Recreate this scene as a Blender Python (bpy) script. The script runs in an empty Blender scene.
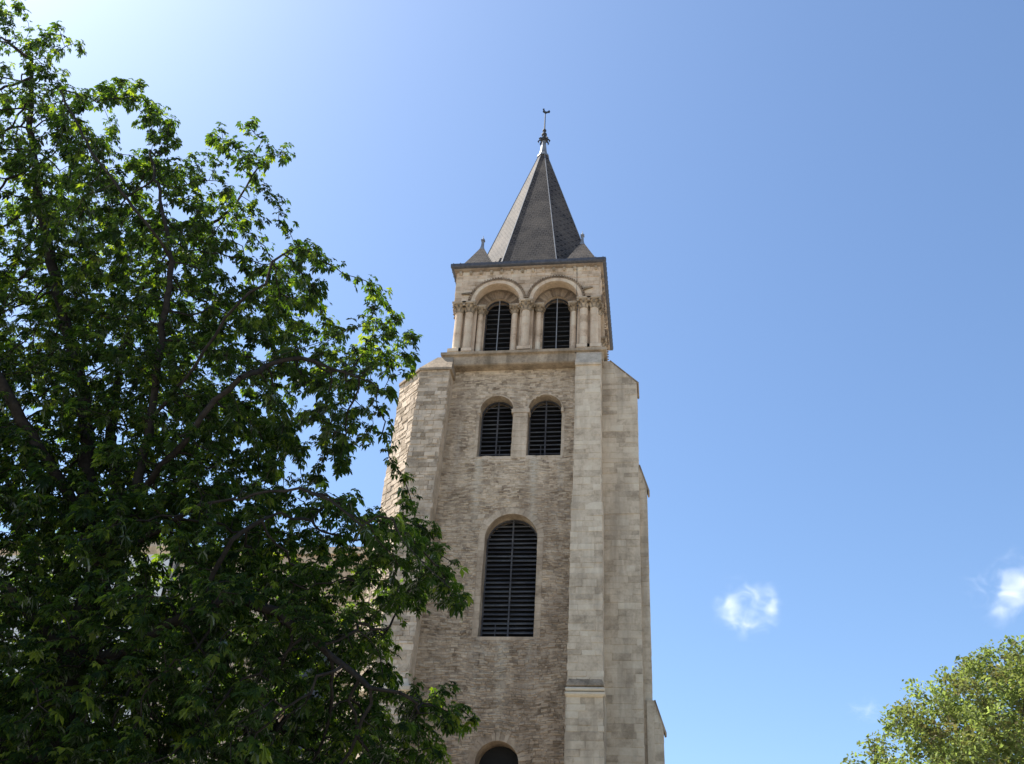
import bpy, math, random
import numpy as np
from mathutils import Vector, Matrix
from mathutils.geometry import tessellate_polygon

random.seed(7)
RNG = np.random.default_rng(11)
scene = bpy.context.scene
COL = scene.collection
R = math.radians

# ------------------------------------------------------------------ camera
EYE = np.array([0.0, 0.0, 1.6])
RIGHT = np.array([0.99020893, 0.13010782, 0.05057902])
UP = np.array([0.02972001, -0.5505186, 0.83429371])
FWD = np.array([-0.13639283, 0.82462187, 0.54899524])
FOCAL = 1000.0
cam = bpy.data.cameras.new("camera")
cam.sensor_fit = 'HORIZONTAL'
cam.sensor_width = 36.0
cam.lens = 36.0 * FOCAL / 1024.0
cam.clip_start = 0.1
cam.clip_end = 20000
camo = bpy.data.objects.new("camera", cam)
COL.objects.link(camo)
M = Matrix(((RIGHT[0], UP[0], -FWD[0], EYE[0]),
            (RIGHT[1], UP[1], -FWD[1], EYE[1]),
            (RIGHT[2], UP[2], -FWD[2], EYE[2]),
            (0, 0, 0, 1)))
camo.matrix_world = M
scene.camera = camo

# ------------------------------------------------------------------ sky, sun, exposure
SUN_EL, SUN_BACK = 56.0, 18.0           # height; degrees behind the plane of the facade, on its left
sdir = Vector((-math.cos(R(SUN_EL)) * math.cos(R(SUN_BACK)),
               math.cos(R(SUN_EL)) * math.sin(R(SUN_BACK)), math.sin(R(SUN_EL))))
world = bpy.data.worlds.new("World")
scene.world = world
world.use_nodes = True
wt = world.node_tree
wt.nodes.clear()
sky = wt.nodes.new('ShaderNodeTexSky')
sky.sky_type = 'NISHITA'
sky.sun_disc = False
sky.sun_elevation = R(SUN_EL)
sky.sun_rotation = math.atan2(sdir.x, sdir.y)
sky.air_density = 1.0
sky.dust_density = 1.0
sky.ozone_density = 2.0
bg = wt.nodes.new('ShaderNodeBackground')
bg.inputs['Strength'].default_value = 0.085
wo = wt.nodes.new('ShaderNodeOutputWorld')
hue = wt.nodes.new('ShaderNodeMix')
hue.data_type = 'RGBA'
hue.blend_type = 'MULTIPLY'
hue.inputs[0].default_value = 1.0
hue.inputs[7].default_value = (0.95, 1.07, 1.16, 1)       # the clear deep blue of that day
wt.links.new(sky.outputs[0], hue.inputs[6])
wt.links.new(hue.outputs[2], bg.inputs[0])
wt.links.new(bg.outputs[0], wo.inputs[0])
sl = bpy.data.lights.new("sun", 'SUN')
sl.energy = 5.0
sl.angle = R(0.53)
sl.color = (1.0, 0.95, 0.87)
so = bpy.data.objects.new("sun", sl)
COL.objects.link(so)
so.rotation_euler = sdir.to_track_quat('Z', 'Y').to_euler()
so.location = (-40, 10, 60)
scene.view_settings.view_transform = 'Standard'
scene.view_settings.look = 'None'
scene.view_settings.gamma = 1.0
scene.view_settings.exposure = 1.16
scene.view_settings.use_curve_mapping = False
scene.cycles.use_denoising = True
scene.cycles.max_bounces = 8
scene.cycles.transparent_max_bounces = 8
scene.cycles.volume_bounces = 2


# ------------------------------------------------------------------ helpers
def sight(x, y, d):
    """point at depth d (metres along world Y) seen at photo position x, y"""
    v = FWD * FOCAL + RIGHT * (x - 512) - UP * (y - 382)
    return EYE + v * (d / v[1])


def frame(ox, oy, deg=0.0, shear=0.0, zref=0.0):
    """local (along the wall, into the wall, height) -> world"""
    c, s = math.cos(R(deg)), math.sin(R(deg))
    def T(u, d, v):
        return (ox + u * c - d * s + shear * (zref - v), oy + u * s + d * c, v)
    return T


class MB:
    def __init__(self):
        self.v, self.f, self.t = [], [], []

    def face(self, pts, tint=0.5):
        n = len(self.v)
        self.v.extend([tuple(p) for p in pts])
        self.f.append(tuple(range(n, n + len(pts))))
        self.t.append(tint)

    def grid(self, verts, faces, tint=0.5):
        n = len(self.v)
        self.v.extend([tuple(p) for p in verts])
        for f in faces:
            self.f.append(tuple(n + i for i in f))
            self.t.append(tint)

    def box(self, T, u0, u1, d0, d1, v0, v1, tint=0.5):
        p = [T(u, d, v) for v in (v0, v1) for d in (d0, d1) for u in (u0, u1)]
        self.grid(p, [(0, 1, 5, 4), (1, 3, 7, 5), (3, 2, 6, 7), (2, 0, 4, 6), (4, 5, 7, 6), (0, 2, 3, 1)], tint)

    def loft(self, rings, cap0=True, cap1=True, tint=0.5, closed=True):
        n = len(rings[0])
        base = len(self.v)
        for r in rings:
            self.v.extend([tuple(p) for p in r])
        for k in range(len(rings) - 1):
            for i in range(n if closed else n - 1):
                j = (i + 1) % n
                a = base + k * n
                self.f.append((a + i, a + j, a + n + j, a + n + i))
                self.t.append(tint)
        if cap0:
            self.f.append(tuple(base + i for i in reversed(range(n)))); self.t.append(tint)
        if cap1:
            a = base + (len(rings) - 1) * n
            self.f.append(tuple(a + i for i in range(n))); self.t.append(tint)

    def lathe(self, c, prof, n=16, tint=0.5, square=False):
        rings = []
        for r, z in prof:
            rings.append([(c[0] + r * math.cos(2 * math.pi * (i + .5) / n), c[1] + r * math.sin(2 * math.pi * (i + .5) / n), c[2] + z) for i in range(n)])
        self.loft(rings, tint=tint)

    def tube(self, pts, radii, n=6, tint=0.5):
        rings = []
        pts = [Vector(p) for p in pts]
        ref = Vector((0.31, 0.22, 0.92)).normalized()
        for i, p in enumerate(pts):
            a = pts[max(i - 1, 0)]; b = pts[min(i + 1, len(pts) - 1)]
            t = (b - a).normalized()
            x = t.cross(ref)
            if x.length < 1e-3: x = t.cross(Vector((1, 0, 0)))
            x.normalize(); y = t.cross(x)
            r = radii[i] if hasattr(radii, '__len__') else radii
            rings.append([p + x * r * math.cos(2 * math.pi * k / n) + y * r * math.sin(2 * math.pi * k / n) for k in range(n)])
        self.loft(rings, tint=tint)

    def panel(self, T, outer, holes, d0, d1, tint=0.5, back=False):
        """flat wall with real openings; outer/holes are (u, v) loops"""
        loops = [outer] + holes
        flat = [p for l in loops for p in l]
        tris = tessellate_polygon([[Vector((p[0], p[1], 0)) for p in l] for l in loops])
        fr = [T(p[0], d0, p[1]) for p in flat]
        fs = []
        for a, b, c in tris:
            A, B, Cc = flat[a], flat[b], flat[c]
            ar = (B[0] - A[0]) * (Cc[1] - A[1]) - (Cc[0] - A[0]) * (B[1] - A[1])
            fs.append((a, b, c) if ar > 0 else (a, c, b))
        self.grid(fr, fs, tint)
        for li, l in enumerate(loops):
            n = len(l)
            area = sum(l[i][0] * l[(i + 1) % n][1] - l[(i + 1) % n][0] * l[i][1] for i in range(n))
            L = l if (area > 0) == (li == 0) else l[::-1]
            for i in range(n):
                p, q = L[i], L[(i + 1) % n]
                self.face([T(p[0], d1, p[1]), T(q[0], d1, q[1]), T(q[0], d0, q[1]), T(p[0], d0, p[1])], tint)

    def stones(self, T, v0, v1, ub, hr, lr, gap=0.012, dep=(0.004, 0.03), cuts=None, d0=0.0, jit=0.008, ends=0.0, tint=(0, 1), bev=0.008, skip=0.0):
        """a wall face laid stone by stone in courses"""
        v = v0
        while v < v1 - 0.04:
            h = random.uniform(*hr)
            if v + h > v1 - hr[0] * .5: h = v1 - v
            a, b = ub(v + h / 2) if callable(ub) else ub
            a -= random.uniform(-ends, ends); b += random.uniform(-ends, ends)
            iv = [(a, b)]
            for (c0, c1) in (cuts(v, v + h) if cuts else []):
                new = []
                for (p, q) in iv:
                    if c1 <= p or c0 >= q: new.append((p, q)); continue
                    if c0 > p: new.append((p, c0))
                    if c1 < q: new.append((c1, q))
                iv = new
            rt = random.uniform(-.12, .12)
            for (p, q) in iv:
                u = p
                while u < q - 0.02:
                    l = random.uniform(*lr)
                    if u + l > q - lr[0] * .6: l = q - u
                    if random.random() >= skip and l > 0.03:
                        self.block(T, u + gap / 2, u + l - gap / 2, v + gap / 2, v + h - gap / 2, d0, random.uniform(*dep), jit, bev,
                                   min(1, max(0, random.uniform(*tint) + rt)))
                    u += l
            v += h

    def block(self, T, u0, u1, v0, v1, d0, dep, jit, bev, tint):
        j = lambda: random.uniform(-jit, jit)
        lo = [(u0, v0), (u1, v0), (u1, v1), (u0, v1)]
        lo = [(a + j() * .5, b + j() * .5) for a, b in lo]
        bu = min(bev, (u1 - u0) * .25); bv = min(bev, (v1 - v0) * .25)
        hi = [(lo[0][0] + bu, lo[0][1] + bv), (lo[1][0] - bu, lo[1][1] + bv), (lo[2][0] - bu, lo[2][1] - bv), (lo[3][0] + bu, lo[3][1] - bv)]
        back = [T(a, d0 + .02, b) for a, b in lo]
        mid = [T(a, d0 - dep * .6, b) for a, b in lo]
        top = [T(a, d0 - dep + j() * .6, b) for a, b in hi]
        vs = back + mid + top
        fs = []
        for i in range(4):
            k = (i + 1) % 4
            fs += [(i, k, 4 + k, 4 + i), (4 + i, 4 + k, 8 + k, 8 + i)]
        fs.append((8, 9, 10, 11))
        self.grid(vs, fs, tint)

    def ring(self, T, uc, vc, r0, r1, df, db, n, gap=0.0, jit=0.0, a0=0.0, a1=math.pi, tint=(.2, .8), sub=2):
        """wedge stones round an arch"""
        st = (a1 - a0) / n
        for i in range(n):
            p = a0 + i * st + gap / 2 / r1; q = a0 + (i + 1) * st - gap / 2 / r1
            rr = r1 + random.uniform(-jit, jit); dd = df + random.uniform(-jit, jit) * .3
            an = [p + (q - p) * k / sub for k in range(sub + 1)]
            fo = [(uc + rr * math.cos(a), vc + rr * math.sin(a)) for a in an]
            fi = [(uc + r0 * math.cos(a), vc + r0 * math.sin(a)) for a in an]
            loop = fi[::-1] + fo
            n2 = len(loop)
            front = [T(a, dd, b) for a, b in loop]; back = [T(a, db, b) for a, b in loop]
            vs = front + back
            m = sub + 1
            fs = []
            for k in range(sub):   # quads over the front: fi reversed 0..m-1, fo m..2m-1
                fs.append((m - 1 - k, m - 2 - k, m + k + 1, m + k)[::-1])
            for k in range(n2):
                k2 = (k + 1) % n2
                fs.append((k, k2, n2 + k2, n2 + k))
            self.grid(vs, fs, random.uniform(*tint))

    def build(self, name, mat, parent=None, smooth=False, loc=None):
        me = bpy.data.meshes.new(name)
        me.from_pydata(self.v, [], self.f)
        at = me.attributes.new('tint', 'FLOAT', 'FACE')
        at.data.foreach_set('value', np.array(self.t, dtype=np.float32))
        if smooth:
            me.polygons.foreach_set('use_smooth', [True] * len(me.polygons))
        me.materials.append(mat)
        me.update()
        o = bpy.data.objects.new(name, me)
        COL.objects.link(o)
        if parent is not None:
            o.parent = parent
            o.matrix_parent_inverse = Matrix.Translation(parent.location).inverted() if parent.type == 'EMPTY' else Matrix.Identity(4)
        return o


def np_mesh(name, V, F, mat, parent=None, tint=None, smooth=False):
    """fast mesh from numpy: V (n,3), F (m,4) quads"""
    me = bpy.data.meshes.new(name)
    me.vertices.add(len(V)); me.vertices.foreach_set('co', V.astype(np.float32).ravel())
    me.loops.add(F.size); me.loops.foreach_set('vertex_index', F.astype(np.int32).ravel())
    me.polygons.add(len(F))
    k = F.shape[1]
    me.polygons.foreach_set('loop_start', np.arange(0, F.size, k, dtype=np.int32))
    me.polygons.foreach_set('loop_total', np.full(len(F), k, dtype=np.int32))
    if tint is not None:
        at = me.attributes.new('tint', 'FLOAT', 'FACE')
        at.data.foreach_set('value', tint.astype(np.float32))
    me.polygons.foreach_set('use_smooth', np.full(len(F), smooth))
    me.materials.append(mat)
    me.update(calc_edges=True)
    me.validate()
    o = bpy.data.objects.new(name, me)
    COL.objects.link(o)
    if parent is not None:
        o.parent = parent
        o.matrix_parent_inverse = Matrix.Translation(parent.location).inverted()
    return o


def thing(name, label, cat, loc=(0, 0, 0), group=None):
    o = bpy.data.objects.new(name, None)
    o.location = loc
    o.empty_display_size = 0.3
    COL.objects.link(o)
    o['label'] = label; o['category'] = cat
    if group: o['group'] = group
    return o


# ------------------------------------------------------------------ materials
class NT:
    def __init__(self, name):
        self.m = bpy.data.materials.new(name)
        self.m.use_nodes = True
        self.t = self.m.node_tree
        self.t.nodes.clear()
        self.out = self.t.nodes.new('ShaderNodeOutputMaterial')

    def n(self, typ, **kw):
        nd = self.t.nodes.new(typ)
        for k, v in kw.items():
            if k.startswith('_'):
                setattr(nd, k[1:], v)
            else:
                key = int(k[1:]) if k[0] == 'i' and k[1:].isdigit() else k.replace('__', ' ')
                if isinstance(v, bpy.types.NodeSocket): self.t.links.new(v, nd.inputs[key])
                else: nd.inputs[key].default_value = v
        return nd

    def math(self, op, a, b=0.0, clamp=False):
        return self.n('ShaderNodeMath', _operation=op, _use_clamp=clamp, i0=a, i1=b).outputs[0]

    def ramp(self, fac, stops):
        r = self.n('ShaderNodeValToRGB')
        self.t.links.new(fac, r.inputs[0])
        e = r.color_ramp.elements
        while len(e) < len(stops): e.new(0.5)
        for el, (p, c) in zip(e, stops):
            el.position = p; el.color = (c[0], c[1], c[2], 1)
        return r.outputs[0]

    def mix(self, fac, a, b, mode='MIX'):
        nd = self.n('ShaderNodeMix', _data_type='RGBA', _blend_type=mode)
        for i, v in ((0, fac), (6, a), (7, b)):
            if isinstance(v, bpy.types.NodeSocket): self.t.links.new(v, nd.inputs[i])
            else: nd.inputs[i].default_value = v if i == 0 else (*v, 1)
        return nd.outputs[2]

    def noise(self, vec, scale, detail=4, rough=.55):
        return self.n('ShaderNodeTexNoise', Vector=vec, Scale=scale, Detail=detail, Roughness=rough).outputs[0]

    def done(self, sh):
        self.t.links.new(sh, self.out.inputs[0])
        return self.m


def stone_mat(name, dark, mid, pale, stain, stain_amt=.5, tint_amt=.55, zone=None, streak=None, f3=(1.28, 1.21, 1.13), runs=()):
    dark, mid, pale, stain = [tuple(min(.70, v * f) for v, f in zip(c, f3)) for c in (dark, mid, pale, stain)]
    k = NT(name)
    co = k.n('ShaderNodeTexCoord').outputs['Object']
    tint = k.n('ShaderNodeAttribute', _attribute_name='tint').outputs['Fac']
    n1 = k.noise(co, 1.3, 5, .65); n2 = k.noise(co, 9.0, 5, .7)
    st = k.n('ShaderNodeMapping', Vector=co); st.inputs['Scale'].default_value = (1.6, 1.6, .28)
    n3 = k.noise(st.outputs[0], .9, 5, .6)
    f = k.math('MULTIPLY', tint, tint_amt)
    f = k.math('ADD', f, k.math('MULTIPLY', k.math('SUBTRACT', n1, .5), 1.25))
    f = k.math('ADD', f, k.math('MULTIPLY', k.math('SUBTRACT', n2, .5), .6))
    f = k.math('ADD', f, .5 - tint_amt / 2, True)
    c = k.ramp(f, [(0.12, dark), (.5, mid), (.88, pale)])
    s = k.n('ShaderNodeMapRange', Value=n3); s.inputs[1].default_value = .48; s.inputs[2].default_value = .7
    sf = k.math('MULTIPLY', s.outputs[0], stain_amt)
    c = k.mix(sf, c, stain)
    if streak:
        sm = k.n('ShaderNodeMapping', Vector=co); sm.inputs['Scale'].default_value = (1.25, 1.25, .10)
        n4 = k.noise(sm.outputs[0], 1.0, 4, .55)
        mr = k.n('ShaderNodeMapRange', Value=n4); mr.inputs[1].default_value = .60; mr.inputs[2].default_value = .72
        c = k.mix(k.math('MULTIPLY', mr.outputs[0], k.math('MULTIPLY', n1, 1.1)), c, streak)
    for rx, rt, rb, rw, ra in runs:               # pale lime runs down the wall below the openings
        xyz = k.n('ShaderNodeSeparateXYZ', Vector=co)
        dx = k.math('ADD', k.math('SUBTRACT', xyz.outputs[0], rx), k.math('MULTIPLY', k.math('SUBTRACT', n1, .5), .5))
        wx = k.math('SUBTRACT', 1.0, k.math('MULTIPLY', k.math('ABSOLUTE', dx), 1.0 / rw), True)
        wz = k.n('ShaderNodeMapRange', Value=xyz.outputs[2]); wz.inputs[1].default_value = rb; wz.inputs[2].default_value = rt
        cut = k.math('LESS_THAN', xyz.outputs[2], rt)
        run = k.math('MULTIPLY', k.math('MULTIPLY', wx, wz.outputs[0]), k.math('MULTIPLY', cut, k.math('MULTIPLY', k.math('ADD', n2, .3), ra)), True)
        c = k.mix(run, c, (.62, .545, .43))
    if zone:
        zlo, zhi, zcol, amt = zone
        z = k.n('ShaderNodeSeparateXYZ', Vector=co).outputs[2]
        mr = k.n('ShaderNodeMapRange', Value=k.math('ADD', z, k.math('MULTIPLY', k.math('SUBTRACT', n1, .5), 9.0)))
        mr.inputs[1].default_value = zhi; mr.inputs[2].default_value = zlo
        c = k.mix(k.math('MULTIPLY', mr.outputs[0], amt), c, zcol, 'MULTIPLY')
    h = k.math('ADD', k.math('MULTIPLY', n2, .6), k.noise(co, 40, 3, .6))
    b = k.n('ShaderNodeBump', Height=h, Strength=.55, Distance=.02)
    p = k.n('ShaderNodeBsdfPrincipled', Base__Color=c, Roughness=.92, Normal=b.outputs[0])
    p.inputs['Specular IOR Level'].default_value = .2
    return k.done(p.outputs[0])


def plain_mat(name, a, b, rough=.6, metal=0.0, scale=6.0, bump=.2, spec=.4):
    k = NT(name)
    co = k.n('ShaderNodeTexCoord').outputs['Object']
    n1 = k.noise(co, scale, 5, .65)
    c = k.ramp(n1, [(.3, a), (.7, b)])
    bp = k.n('ShaderNodeBump', Height=n1, Strength=bump, Distance=.02)
    p = k.n('ShaderNodeBsdfPrincipled', Base__Color=c, Roughness=rough, Metallic=metal, Normal=bp.outputs[0])
    p.inputs['Specular IOR Level'].default_value = spec
    return k.done(p.outputs[0])


def slate_mat(name, a, b, c3):
    k = NT(name)
    co = k.n('ShaderNodeTexCoord').outputs['Object']
    x = k.n('ShaderNodeSeparateXYZ', Vector=co)
    u = k.math('SUBTRACT', x.outputs[0], k.math('MULTIPLY', x.outputs[1], .55))
    v = k.n('ShaderNodeCombineXYZ', X=u, Y=x.outputs[2])
    br = k.n('ShaderNodeTexBrick', Vector=v.outputs[0], Scale=1.0)
    br.inputs['Color1'].default_value = (*a, 1); br.inputs['Color2'].default_value = (*b, 1); br.inputs['Mortar'].default_value = (a[0] * .25, a[1] * .25, a[2] * .25, 1)
    br.inputs['Brick Width'].default_value = .26; br.inputs['Row Height'].default_value = .17
    br.inputs['Mortar Size'].default_value = .022; br.inputs['Bias'].default_value = 0
    n1 = k.noise(co, .9, 6, .65)
    mp = k.n('ShaderNodeMapRange', Value=n1); mp.inputs[1].default_value = .42; mp.inputs[2].default_value = .68
    c = k.mix(k.math('MULTIPLY', mp.outputs[0], .7), br.outputs[0], c3)
    n2 = k.noise(co, 14, 4, .7)
    c = k.mix(.5, c, k.ramp(n2, [(.3, (.35, .35, .35)), (.75, (1.3, 1.3, 1.3))]), 'MULTIPLY')
    h = k.math('SUBTRACT', k.math('MULTIPLY', n2, .4), br.outputs[1])
    bp = k.n('ShaderNodeBump', Height=h, Strength=.6, Distance=.02)
    p = k.n('ShaderNodeBsdfPrincipled', Base__Color=c, Roughness=.8, Normal=bp.outputs[0])
    p.inputs['Specular IOR Level'].default_value = .13
    return k.done(p.outputs[0])


def leaf_mat(name, dark, mid, pale, trans, tw=.45, gloss=.08):
    k = NT(name)
    tint = k.n('ShaderNodeAttribute', _attribute_name='tint').outputs['Fac']
    c = k.ramp(tint, [(0.0, dark), (.6, mid), (1.0, pale)])
    ct = k.mix(1.0, c, trans, 'MULTIPLY')
    d = k.n('ShaderNodeBsdfDiffuse', Color=c).outputs[0]
    t = k.n('ShaderNodeBsdfTranslucent', Color=ct).outputs[0]
    m = k.n('ShaderNodeMixShader', Fac=tw, i1=d, i2=t).outputs[0]
    g = k.n('ShaderNodeBsdfGlossy', Roughness=.45).outputs[0]
    fr = k.n('ShaderNodeFresnel', IOR=1.4).outputs[0]
    m = k.n('ShaderNodeMixShader', Fac=k.math('MULTIPLY', fr, gloss * 8, True), i1=m, i2=g).outputs[0]
    return k.done(m)


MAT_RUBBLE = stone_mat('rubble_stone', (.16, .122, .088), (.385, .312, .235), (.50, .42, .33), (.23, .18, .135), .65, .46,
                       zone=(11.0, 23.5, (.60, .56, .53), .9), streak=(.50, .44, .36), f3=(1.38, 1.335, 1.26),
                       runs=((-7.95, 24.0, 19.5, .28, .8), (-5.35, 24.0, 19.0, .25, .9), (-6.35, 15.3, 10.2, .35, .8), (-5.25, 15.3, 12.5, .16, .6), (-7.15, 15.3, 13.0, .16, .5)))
MAT_ASHLAR = stone_mat('ashlar_stone', (.27, .225, .17), (.475, .405, .315), (.56, .49, .395), (.25, .21, .165), .72, .52,
                       zone=(9.0, 19.0, (.74, .73, .71), .8))
MAT_BELFRY = stone_mat('belfry_stone', (.25, .19, .13), (.49, .395, .295), (.58, .49, .385), (.31, .245, .18), .5, .55, f3=(1.27, 1.18, 1.10))
MAT_CARVED = stone_mat('carved_stone', (.10, .08, .058), (.27, .22, .165), (.44, .37, .285), (.13, .108, .08), .7, .5)
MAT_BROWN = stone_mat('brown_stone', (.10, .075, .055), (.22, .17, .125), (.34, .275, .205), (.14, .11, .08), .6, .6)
MAT_PIER = stone_mat('pier_stone', (.22, .175, .125), (.43, .355, .27), (.53, .45, .355), (.27, .225, .175), .6, .68, f3=(1.24, 1.18, 1.12))
MAT_SLATE = slate_mat('spire_slate', (.080, .068, .062), (.105, .09, .08), (.15, .122, .098))
MAT_LEAD = plain_mat('weathered_lead', (.13, .135, .145), (.25, .255, .27), .6, .2, 3.0)
MAT_GUTTER = plain_mat('dark_lead_gutter', (.05, .052, .06), (.10, .10, .115), .6, .1, 5.0)
MAT_SLAT = stone_mat('weathered_slats', (.040, .038, .042), (.080, .077, .082), (.15, .142, .135), (.05, .047, .045), .4, .7, f3=(1, 1, 1))
MAT_BAR = plain_mat('grey_bar', (.22, .21, .21), (.32, .31, .30), .6, .2, 8.0)
MAT_VOID = plain_mat('unlit_void', (.012, .012, .013), (.02, .02, .02), .95, 0, 2.0, 0)  # near-black colour stands in for unlit interiors
MAT_IRON = plain_mat('wrought_iron', (.025, .027, .03), (.05, .053, .058), .6, .0, 20.0, .2, .2)
MAT_BARK = plain_mat('chestnut_bark', (.014, .012, .010), (.040, .034, .028), .95, 0, 9.0, .9, .1)
MAT_BARK2 = plain_mat('plane_bark', (.09, .075, .06), (.20, .17, .135), .95, 0, 7.0, .8, .1)
MAT_LEAF = leaf_mat('chestnut_leaf', (.007, .016, .006), (.023, .043, .013), (.090, .115, .028), (4.4, 4.4, .65), .52, .016)
MAT_LEAF2 = leaf_mat('plane_leaf', (.135, .115, .055), (.155, .19, .065), (.28, .33, .14), (1.6, 1.7, .9), .5, .012)
MAT_PALE = stone_mat('pale_render', (.50, .49, .48), (.62, .61, .61), (.70, .69, .69), (.48, .47, .47), .4, .2)
MAT_GLASS = plain_mat('dark_glass', (.02, .022, .025), (.035, .038, .042), .5, 0, 1.0, 0, .6)

X0, YC = -6.08, 43.38          # axis of the tower

# ------------------------------------------------------------------ ground
g = MB()
Tg = frame(0, 0)
g.face([(-4000, -4000, 0), (4000, -4000, 0), (4000, 4000, 0), (-4000, 4000, 0)])
k = NT('gravel_ground')
co = k.n('ShaderNodeTexCoord').outputs['Object']
cc = k.mix(k.noise(co, .3, 5, .6), (.30, .27, .225), (.42, .38, .32))
cc = k.mix(k.math('MULTIPLY', k.noise(co, 30, 3, .7), .5), cc, (.14, .13, .11))
pp = k.n('ShaderNodeBsdfPrincipled', Base__Color=cc, Roughness=.95,
         Normal=k.n('ShaderNodeBump', Height=k.noise(co, 60, 3, .7), Strength=.5, Distance=.02).outputs[0])
o = g.build('ground', k.done(pp.outputs[0])); o['kind'] = 'structure'
g = MB()
g.box(Tg, -60, 60, 4, 9, -.1, .12)
k = NT('paving')
co = k.n('ShaderNodeTexCoord').outputs['Object']
br = k.n('ShaderNodeTexBrick', Vector=co, Scale=1.0)
br.inputs['Color1'].default_value = (.30, .29, .27, 1); br.inputs['Color2'].default_value = (.36, .345, .32, 1); br.inputs['Mortar'].default_value = (.12, .12, .11, 1)
br.inputs['Brick Width'].default_value = .9; br.inputs['Row Height'].default_value = .6; br.inputs['Mortar Size'].default_value = .012
o = g.build('pavement', k.done(k.n('ShaderNodeBsdfPrincipled', Base__Color=br.outputs[0], Roughness=.85).outputs[0])); o['kind'] = 'structure'

g = MB()
g.loft([[(-34, 5.5, -.1), (-.5, 5.5, -.1), (-.5, 27, -.1), (-34, 27, -.1)], [(-34, 5.5, .08), (-.5, 5.5, .08), (-.5, 27, .08), (-34, 27, .08)]])  # unseen dark lawn, added to dim ground bounce under the chestnut
k = NT('added_lawn_grass')
co = k.n('ShaderNodeTexCoord').outputs['Object']
cc = k.mix(k.noise(co, 1.2, 6, .7), (.020, .035, .010), (.045, .065, .020))
o = g.build('added_lawn', k.done(k.n('ShaderNodeBsdfPrincipled', Base__Color=cc, Roughness=.95, Normal=k.n('ShaderNodeBump', Height=k.noise(co, 45, 4, .8), Strength=1.0, Distance=.05).outputs[0]).outputs[0])); o['kind'] = 'structure'

# ------------------------------------------------------------------ the bell tower
tower = thing('bell_tower', 'tall Romanesque stone bell tower with louvred arches and a grey slate octagonal spire', 'tower', (X0, YC, 0))
TF = frame(X0, 40.0)                         # front wall frame, u from the axis


def arch_loop(uc, v0, vs, r, n=20):
    return [(uc - r, v0), (uc + r, v0)] + [(uc + r * math.cos(a), vs + r * math.sin(a)) for a in np.linspace(0, math.pi, n)]


OPEN = [(-1.19, 24.1, 26.65, .80), (1.13, 24.1, 26.65, .80), (-.16, 15.53, 20.0, 1.17), (-.24, 8.3, 10.5, .86)]
DRESS = [.15, .15, .27, .05]
WL, WR = -4.05, 3.75
w = MB()
w.panel(TF, [(WL, 0), (WR, 0), (WR, 29.15), (WL, 29.15)], [arch_loop(*o_) for o_ in OPEN], 0.0, 1.0, .15)


def wall_cuts(v0, v1):
    out = []
    vm = (v0 + v1) / 2
    for (uc, s, sp, r), dr in zip(OPEN, DRESS):
        ro = r + (dr if vm < sp else (.30 if r > .82 else .05))
        if v1 < s - .01 or vm > sp + ro: continue
        hw = ro if vm < sp else math.sqrt(max(ro * ro - (vm - sp) ** 2, 0))
        out.append((uc - hw, uc + hw))
    return out


TFw = lambda u, d, v: TF(u, d, v + .05 * math.sin(u * 1.1 + v * .35) + .03 * math.sin(u * 2.9 - v * .8) + .02 * math.sin(u * 6.1 + v * 2.3))
w.stones(TFw, 9.0, 22.2, (-3.95, 2.62), (.055, .13), (.09, .34), .010, (.0, .04), wall_cuts, jit=.022, bev=.014, skip=.06)
w.stones(TFw, 22.2, 29.15, (-3.65, 2.62), (.06, .12), (.10, .36), .009, (.0, .034), wall_cuts, jit=.016, bev=.012, skip=.05)
w.stones(TF, 3.0, 9.0, (-4.0, 2.62), (.2, .32), (.3, .7), .018, (.0, .04), wall_cuts, jit=.012, bev=.012)
for (uc, s, sp, r), dr in zip(OPEN, DRESS):                  # smooth jambs and wedge stones
    for sgn in (-1, 1):
        a, b = (uc + sgn * r, uc + sgn * (r + dr))
        a, b = min(a, b), max(a, b)
        if dr > .1:
            w.stones(TF, s - .02, sp, (a, b), (.28, .42), (.5, .9), .008, (.012, .02), jit=.003, tint=(.3, .7), ends=.015)
    if r > 1:
        w.ring(TF, uc, sp, r, r + .30, -.02, .03, 19, .015, .03, tint=(.35, .9))
    elif r < .8 or r == .80:
        w.ring(TF, uc, sp, r, r + .06, -.018, .03, 15, .012, .012, tint=(.3, .7))
    else:
        w.ring(TF, uc, sp, r, r + .42, -.015, .03, 17, .035, .12, a0=.1, a1=math.pi - .1, tint=(.15, 1))
# smooth pier between the twin windows with its impost
w.stones(TF, 24.0, 26.45, (-.39 + .02, .33 - .02), (.3, .45), (.4, .9), .008, (.03, .04), jit=.003, tint=(.5, .75))
for sgn_u0, sgn_u1 in ((-.46, .40), (-2.08, -1.96), (1.90, 2.02)):
    w.box(TF, sgn_u0, sgn_u1, -.07, .4, 26.45, 26.66, .7)
for (uc, s, sp, r) in OPEN[:3]:
    w.box(TF, uc - r - .06, uc + r + .06, -.015, .9, s - .14, s + .012, .6)
# other three sides and the inside floor
TB = frame(X0, 47.0, 180)
TR = frame(-2.26, 40.0, 90)
TL = frame(-9.95, 47.0, -90)
for T_, wd in ((TB, 3.9),):
    w.face([T_(-wd, 0, 0), T_(wd, 0, 0), T_(wd, 0, 29.15), T_(-wd, 0, 29.15)])
for T_ in (TR, TL):
    w.face([T_(0.0, 0, 0), T_(7.0, 0, 0), T_(7.0, 0, 29.15), T_(0.0, 0, 29.15)])
    w.stones(T_, 3.0, 29.1, (0.9, 6.95), (.18, .32), (.3, .7), .015, (.005, .03), jit=.01)
w.face([TF(WL, 0, 29.15), TF(WR, 0, 29.15), TF(WR, 7.0, 29.15), TF(WL, 7.0, 29.15)])
w.build('tower_wall', MAT_RUBBLE, tower)


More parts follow.
